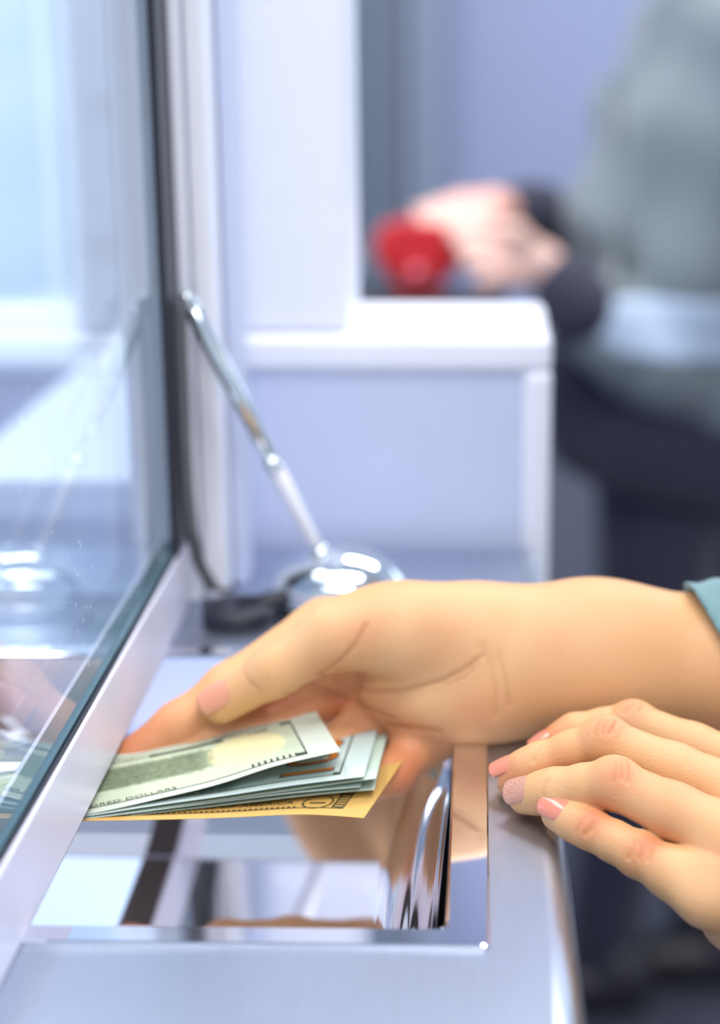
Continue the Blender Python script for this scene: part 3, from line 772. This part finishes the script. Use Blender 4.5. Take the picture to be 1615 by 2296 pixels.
def left_arm():
    a = lambda x, y, Y: at(x, y, Y=Y)
    pk = [a(1588, 2003, .560), a(1432, 1915, .580), a(1322, 1858, .593), a(1252, 1826, .6035)]
    rg = [a(1650, 1885, .575), a(1378, 1757, .602), a(1246, 1772, .611), a(1180, 1786, .6175)]
    md = [a(1670, 1795, .605), a(1356, 1662, .629), a(1212, 1712, .634), a(1142, 1742, .6365)]
    ix = [a(1690, 1735, .640), a(1420, 1623, .666), a(1290, 1643, .668), a(1226, 1684, .6655)]
    def finger(p, r):
        P_, R_ = [p[0]], [r[0]]
        for i in range(1, len(p)):
            P_ += [(p[i-1]*.5+p[i]*.5), p[i]]; R_ += [(r[i-1]+r[i])*.5*(.95 if i < 3 else 1.0), r[i]]
        return chain(P_, R_, .004)
    pinky = U(.002, finger(pk, [.0118, .0080, .0073, .0066]), EL(pk[1], (.0083,)*3))
    ring = U(.003, finger(rg, [.0125, .0094, .0082, .0071]), EL(rg[1]+A(0, 0, .0004), (.0098,)*3))
    midd = U(.003, finger(md, [.0125, .0092, .0080, .0070]), EL(md[1]+A(0, 0, .0004), (.0096,)*3))
    indx = U(.003, finger(ix, [.0122, .0090, .0077, .0068]), EL(ix[1], (.0093,)*3))
    wr = a(2010, 2090, .585); el = A(.36, .50, -.05)
    th = [wr+A(-.02, .02, -.005), a(1720, 1860, .655)+A(0, 0, -.012), a(1620, 1800, .66)+A(0, 0, -.012), a(1560, 1775, .662)+A(0, 0, -.010)]
    thumb = chain(th, [.016, .0125, .010, .0078], .005)
    up = unit(A(.05, -.35, 1))
    palm = U(.012, RC(wr, pk[0], .0185, .0120, up, .8), RC(wr, rg[0], .021, .0130, up, .8), RC(wr, md[0], .021, .0130, up, .8), RC(wr, ix[0], .020, .0125, up, .8), EL(a(1750, 2075, .567), (.028, .016, .014)))
    arm = U(.02, RC(wr, wr+unit(el-wr)*.07, .0260, .0265, up, .72), RC(wr+unit(el-wr)*.07, el, .0280, .040))
    fing = U(.0008, pinky, ring, midd, indx)
    base = U(.0055, U(.014, palm, arm), fing, thumb)
    def line(pts): return [h for h in (hit(base, x, y) for x, y in pts) if h is not None]
    Z2 = lambda pts: line([(1050+x/2.639, 1280+y/2.639) for x, y in pts])
    fl = [(Z2([(690, 1560), (730, 1530), (765, 1480)]), .0009, .0005), (Z2([(640, 1545), (680, 1470), (700, 1450)]), .001, .0002),
          (Z2([(945, 1700), (975, 1640), (985, 1600)]), .0009, .0004), (Z2([(1010, 1700), (1025, 1650), (1020, 1610)]), .0009, .0004), (Z2([(1065, 1710), (1080, 1670), (1085, 1640)]), .0009, .0004),
          (Z2([(905, 1230), (920, 1180), (912, 1120)]), .0009, .0004), (Z2([(945, 1250), (965, 1190), (950, 1120)]), .0009, .0004), (Z2([(860, 1240), (870, 1190), (875, 1130)]), .0009, .0003),
          (Z2([(745, 960), (750, 930), (775, 880)]), .0009, .0004), (Z2([(840, 960), (865, 925), (880, 890)]), .0009, .0004), (Z2([(795, 960), (805, 915), (825, 880)]), .0008, .0003),
          (Z2([(845, 840), (860, 800), (870, 785)]), .0009, .0004), (Z2([(920, 840), (960, 800), (985, 775)]), .0008, .0003), (Z2([(1010, 830), (1035, 800), (1040, 795)]), .0008, .0003),
          (Z2([(445, 1330), (450, 1280), (470, 1240)]), .0012, .0004), (Z2([(385, 1120), (400, 1080), (420, 1050)]), .0012, .0004),
          (Z2([(720, 1530), (750, 1480)]), .0008, .0003)]
    fl = [x for x in fl if len(x[0]) > 1]
    fl = [(p, w, d*1.6) for p, w, d in fl]
    f = grooved(base, fl)
    H_ = lambda x, y: hit(base, 1050+x/2.639, 1280+y/2.639)
    red = [(H_(900, 1190), .009, .55), (H_(1010, 1650), .008, .45), (H_(710, 1500), .007, .5), (H_(820, 920), .008, .5), (H_(960, 800), .008, .45), (H_(450, 970), .010, .6), (H_(230, 1190), .008, .5),
           (H_(780, 1420), .006, .45), (H_(580, 1150), .009, .3), (H_(1200, 1300), .012, .2), (H_(1450, 1750), .008, .4), (H_(1100, 1600), .006, .4)]
    pale = [(H_(1330, 1950), .014, .3), (H_(1000, 1400), .010, .25), (H_(950, 880), .007, .35), (H_(500, 1330), .006, .3), (H_(330, 1120), .005, .3)]
    red = [x for x in red if x[0] is not None]; pale = [x for x in pale if x[0] is not None]
    o = net_obj('left_arm', f, (.008, .44, -.11), (.41, .72, .062), .0008, M_SKIN, cust, skin_attr(red, pale, [(p, .0007, .32) for p, w, d in fl]))
    nail('fingernail', pk[3], pk[2], .0074, (.1, -.95, 1), .0150, .0126, .0090, M_NAILP, o)
    nail('fingernail', rg[3], rg[2], .0080, (0, -.75, 1), .0150, .0132, .0094, M_NAILG, o)
    nail('fingernail', md[3], md[2], .0077, (-.3, -.15, 1), .0140, .0118, .0088, M_NAILP, o)
    nail('fingernail', ix[3], ix[2], .0075, (-.35, .0, 1), .0140, .0114, .0088, M_NAILP, o)
    return o, el, wr
LARM, L_EL, L_WR = left_arm()

# ---- standing figures: trunk, head and legs in local axes (x forward, y left, z up from the floor)
def place(base, ang):
    c, s = math.cos(ang), math.sin(ang); R = np.array([[c, -s, 0], [s, c, 0], [0, 0, 1]])
    return lambda x, y, z: R@A(x, y, z)+A(*base), R
def figure(T, R):
    E = lambda c, r: EL(T(*c), r, R.T)
    trunk = U(.06, E((0, 0, 1.24), (.105, .165, .17)), E((.005, 0, 1.02), (.095, .135, .16)), E((-.01, 0, .90), (.115, .165, .13)), RC(T(0, .15, 1.34), T(0, -.15, 1.34), .05, .05), E((.06, .07, 1.22), (.06, .06, .065)), E((.06, -.07, 1.22), (.06, .06, .065)))
    legs = [chain([T(0, s*.085, .86), T(.01, s*.08, .46), T(-.01, s*.075, .09)], [.085, .055, .038], .03) for s in (1, -1)]
    shoes = [U(.02, E((.06, s*.08, .035), (.125, .042, .040)), E((-.02, s*.08, .05), (.05, .038, .052))) for s in (1, -1)]
    neck = RC(T(-.01, 0, 1.34), T(.015, 0, 1.47), .052, .048)
    head = U(.02, E((.015, 0, 1.565), (.092, .075, .112)), E((.035, 0, 1.50), (.062, .055, .06)), RC(T(.105, 0, 1.575), T(.122, 0, 1.545), .008, .013), E((-.0, .078, 1.555), (.018, .008, .03)), E((-.0, -.078, 1.555), (.018, .008, .03)),
              E((.095, 0, 1.512), (.010, .022, .008)), E((.095, 0, 1.500), (.010, .019, .007)))
    def face(P):
        d = head(P)
        for s in (1, -1): d = d + .007*np.exp(-(((P-T(.10, s*.032, 1.578).astype(np.float32))**2).sum(1))/.016**2)
        return d + .003*np.exp(-(((P-T(.108, 0, 1.506).astype(np.float32))*A(1, .4, 3).astype(np.float32))**2).sum(1)/.01**2)
    hair = lambda P: np.maximum(U(.03, E((-.005, 0, 1.585), (.104, .088, .112)), E((-.06, 0, 1.50), (.055, .075, .10)))(P),
                                -U(.01, E((.10, 0, 1.53), (.085, .062, .095)), E((.12, 0, 1.50), (.09, .09, .08)))(P))
    eyes = [T(.088, s*.032, 1.577) for s in (1, -1)]
    return trunk, legs, shoes, neck, face, hair, eyes
def bounds(pts, m): p = np.array(pts); return p.min(0)-m, p.max(0)+m

# foreground customer's body, just outside the frame to the right
T, R = place((.45, .67, FLOOR), math.pi)
trunk, legs, shoes, neck, face, hair, eyes = figure(T, R)
lo, hi = (.20, .38, FLOOR), (.72, .98, .66)
net_obj('body', U(.03, face, neck, offs(trunk, -.012), *[offs(l, -.012) for l in legs]), lo, hi, .007, M_SKIN, cust, skin_attr([]))
net_obj('hair', hair, (.30, .5, .30), (.70, .85, .66), .006, M_HAIR, cust)
sh_r, sh_l = T(0, -.18, 1.33), T(0, .18, 1.33)
el_r = A(.30, .80, .045)
a1 = at(1700, 1500, Y=.725)
jr = U(.03, offs(trunk, .014), chain([sh_r, el_r], [.062, .052], .03), RC(el_r, a1, .050, .0365), chain([sh_l, L_EL], [.062, .050], .03), RC(L_EL, L_EL+(L_WR-L_EL)*.55, .048, .041), RC(T(-.01, 0, 1.36), T(0, 0, 1.40), .075, .065))
jr2 = cut(cut(jr, T(0, 0, .84), (0, 0, -1)), a1+A(-.008, 0, 0), (-1, 0, 0))
net_obj('jumper', jr2, (.16, .38, -.30), (.74, 1.0, .37), .006, M_TEALK, cust)
net_obj('trousers', cut(cut(U(.03, *[offs(l, .016) for l in legs], offs(trunk, .010)), T(0, 0, .92), (0, 0, 1)), T(0, 0, .05), (0, 0, -1)), (.2, .4, FLOOR), (.7, .95, -.1), .008, M_NAVY, cust)
for s_ in shoes: net_obj('shoe', cut(s_, T(0, 0, .002), (0, 0, -1)), (.2, .4, FLOOR-.01), (.66, .95, FLOOR+.15), .006, M_SHOEB, cust)
for e in eyes: lathe('eye', [(.001, -.012), (.009, -.008), (.012, 0), (.009, .008), (.001, .012)], M_WHITE, cust, tuple(e), 16)

# ================================================================== next place at the counter, seen past the divider
nx = empty('far_counter', (-.05, 2.0, FLOOR)); tag(nx, 'dark steel counter of the next place behind the divider', 'counter'); bpy.context.view_layer.update()
M_STEELD = mat('dark_steel', srgb(92, 92, 96), .35, 1., noise=.1)
box('worktop', (-.168, 1.135, -.03), (.032, 2.16, -.02), M_STEELD, nx, .003)
box('cabinet', (-.165, 1.15, FLOOR), (.03, 2.14, -.031), M_FACE, nx)

other = empty('person', tuple(A(at(1520, 600, Y=2.32)[0], 2.32, FLOOR)))
tag(other, 'blurred customer in a grey top and navy trousers holding a red wallet', 'person'); bpy.context.view_layer.update()
T, R = place((at(1625, 600, Y=2.32)[0], 2.32, FLOOR), math.radians(196))
trunk, legs, shoes, neck, face, hair, eyes = figure(T, R)
b = lambda x, y, Y: at(x, y, Y=Y)
# arms: far hand over the wallet, near hand under it
shr, shl = T(0, -.17, 1.33), T(0, .17, 1.33)
wl = b(1215, 600, 2.12); wr_ = b(1105, 472, 2.24); elb_l = b(1480, 800, 2.14); elb_r = b(1420, 600, 2.42)
arms = U(.02, chain([shl, elb_l, b(1300, 670, 2.11), wl], [.05, .042, .033, .027], .02), chain([shr, elb_r, b(1200, 482, 2.30), wr_], [.05, .040, .033, .026], .02))
def handset(w, knuckles, tips):
    return U(.006, *[chain([w, k, t], [.021, .0135, .009], .006) for k, t in zip(knuckles, tips)])
h1 = handset(wl, [b(1145, 535, 2.13), b(1135, 562, 2.12), b(1135, 590, 2.11), b(1145, 615, 2.10)], [b(1052, 525, 2.14), b(1042, 556, 2.12), b(1050, 588, 2.11), b(1082, 632, 2.10)])
h1t = chain([wl, b(1160, 520, 2.09), b(1085, 515, 2.08)], [.02, .012, .009], .006)
h2 = handset(wr_, [b(1040, 452, 2.22), b(1035, 475, 2.20), b(1040, 495, 2.19), b(1050, 512, 2.18)], [b(940, 478, 2.18), b(945, 500, 2.16), b(960, 520, 2.15), b(985, 535, 2.15)])
h2t = chain([wr_, b(1080, 500, 2.15), b(1020, 520, 2.13)], [.018, .012, .009], .006)
lg = [chain([b(1500, 950, 2.26), b(1450, 1500, 2.26), b(1345, 2150, 2.24)], [.10, .068, .05], .03), chain([b(1600, 950, 2.36), b(1590, 1500, 2.36), b(1600, 2150, 2.36)], [.10, .08, .062], .03)]
net_obj('body', U(.02, face, neck, offs(trunk, -.012), offs(arms, -.006), h1, h2, h1t, h2t, *[offs(l, -.03) for l in lg]), (-.10, 1.98, FLOOR), (.70, 2.62, .66), .0065, M_SKIN2, other, skin_attr([(wr_, .08, .45), (b(1150, 640, 2.1), .03, .3)], [(wl, .04, .5)]))
net_obj('hair', hair, (.1, 2.1, .26), (.7, 2.6, .66), .006, M_HAIR, other)
top_f = U(.05, offs(trunk, .035), RC(T(-.01, 0, 1.33), T(0, 0, 1.385), .085, .075), EL(b(1545, 740, 2.30), (.165, .17, .13)), EL(b(1505, 500, 2.30), (.135, .15, .14)), chain([shl, elb_l, b(1360, 715, 2.12)], [.058, .058, .05], .02), chain([shr, shr+(elb_r-shr)*.6], [.07, .062], .02))
def folds_(P): return top_f(P)+.005*np.sin(P[:, 2]*38+P[:, 0]*14+1.0)
net_obj('grey_top', cut(folds_, b(1420, 925, 2.2), unit(A(-.12, 0, -1))), (-.05, 1.93, -.36), (.72, 2.64, .36), .007, M_GREYK, other)
net_obj('pale_band', cut(cut(offs(folds_, .004), b(1420, 640, 2.2), unit(A(.05, 0, 1))), b(1420, 765, 2.2), unit(A(-.10, 0, -1))), (-.05, 1.93, -.3), (.72, 2.64, .2), .007, mat('pale_blue_knit', srgb(176, 194, 216), .9, noise=.08), other)
net_obj('sleeve', chain([b(1340, 712, 2.12), b(1300, 690, 2.11), b(1265, 645, 2.11)], [.047, .045, .040], .02), (.02, 1.98, -.2), (.4, 2.3, .2), .007, M_NAVY, other)
net_obj('sleeve', chain([shr+(elb_r-shr)*.6, elb_r, b(1200, 486, 2.30), b(1165, 478, 2.28)], [.056, .05, .042, .038], .02), (-.05, 2.1, -.2), (.7, 2.64, .34), .007, M_NAVY, other)
hem = U(.05, EL(b(1425, 925, 2.28), (.125, .16, .14)), EL(b(1560, 960, 2.32), (.17, .18, .17)), EL(b(1350, 830, 2.26), (.075, .09, .11)))
net_obj('jacket_hem', cut(hem, b(1400, 1085, 2.2), unit(A(-.2, 0, -1))), (-.05, 1.96, -.6), (.75, 2.64, .1), .008, M_NAVY, other)
net_obj('trousers', cut(U(.03, *lg), A(0, 0, FLOOR+.05), (0, 0, -1)), (-.05, 1.9, FLOOR), (.75, 2.64, .05), .008, M_NAVY, other)
for q, m_ in ((b(1345, 2210, 2.22), M_SHOEB), (b(1590, 2330, 2.30), M_SHOEB)):
    sf = U(.02, EL((q[0]-.05, q[1], FLOOR+.035), (.12, .042, .04)), EL((q[0]+.03, q[1], FLOOR+.05), (.05, .04, .055)))
    net_obj('shoe', cut(sf, A(0, 0, FLOOR+.002), (0, 0, -1)), (q[0]-.2, q[1]-.1, FLOOR-.01), (q[0]+.13, q[1]+.1, FLOOR+.13), .006, m_, other)
for e in eyes: lathe('eye', [(.001, -.012), (.009, -.008), (.012, 0), (.009, .008), (.001, .012)], M_WHITE, other, tuple(e), 16)

# red wallet
def wallet():
    c = b(942, 575, 2.13); root = empty('wallet', tuple(c)); tag(root, 'red leather wallet held in the blurred customer\'s hands', 'wallet'); bpy.context.view_layer.update()
    out = [(835, 560), (850, 512), (900, 494), (980, 500), (1040, 520), (1052, 560), (1030, 600), (985, 640), (935, 662), (890, 640), (855, 600)]
    def slab(name, pts, y0, y1, m, par):
        n = len(pts); v = [at(x, y, Y=y0) for x, y in pts]+[p+A(0, y1-y0, 0) for p in [at(x, y, Y=y0) for x, y in pts]]
        f = [tuple(range(n))[::-1], tuple(n+k for k in range(n))]+[(k, (k+1) % n, n+(k+1) % n, n+k) for k in range(n)]
        o = pyobj(name, v, f, m, par); md = o.modifiers.new('soft', 'BEVEL'); md.width = .004; md.segments = 3; return o
    slab('pouch', out, 2.145, 2.175, M_RED, root)
    slab('flap', [(845, 545), (855, 512), (900, 496), (980, 502), (1038, 522), (1046, 552), (990, 600), (930, 616), (880, 596)], 2.138, 2.145, M_RED, root)
    k = at(935, 612, Y=2.134); lathe('clasp', [(.001, -.010), (.008, -.007), (.011, 0), (.008, .007), (.001, .010)], mat('pink_clasp', srgb(222, 110, 128), .3, noise=.05), root, tuple(k), 24)
wallet()
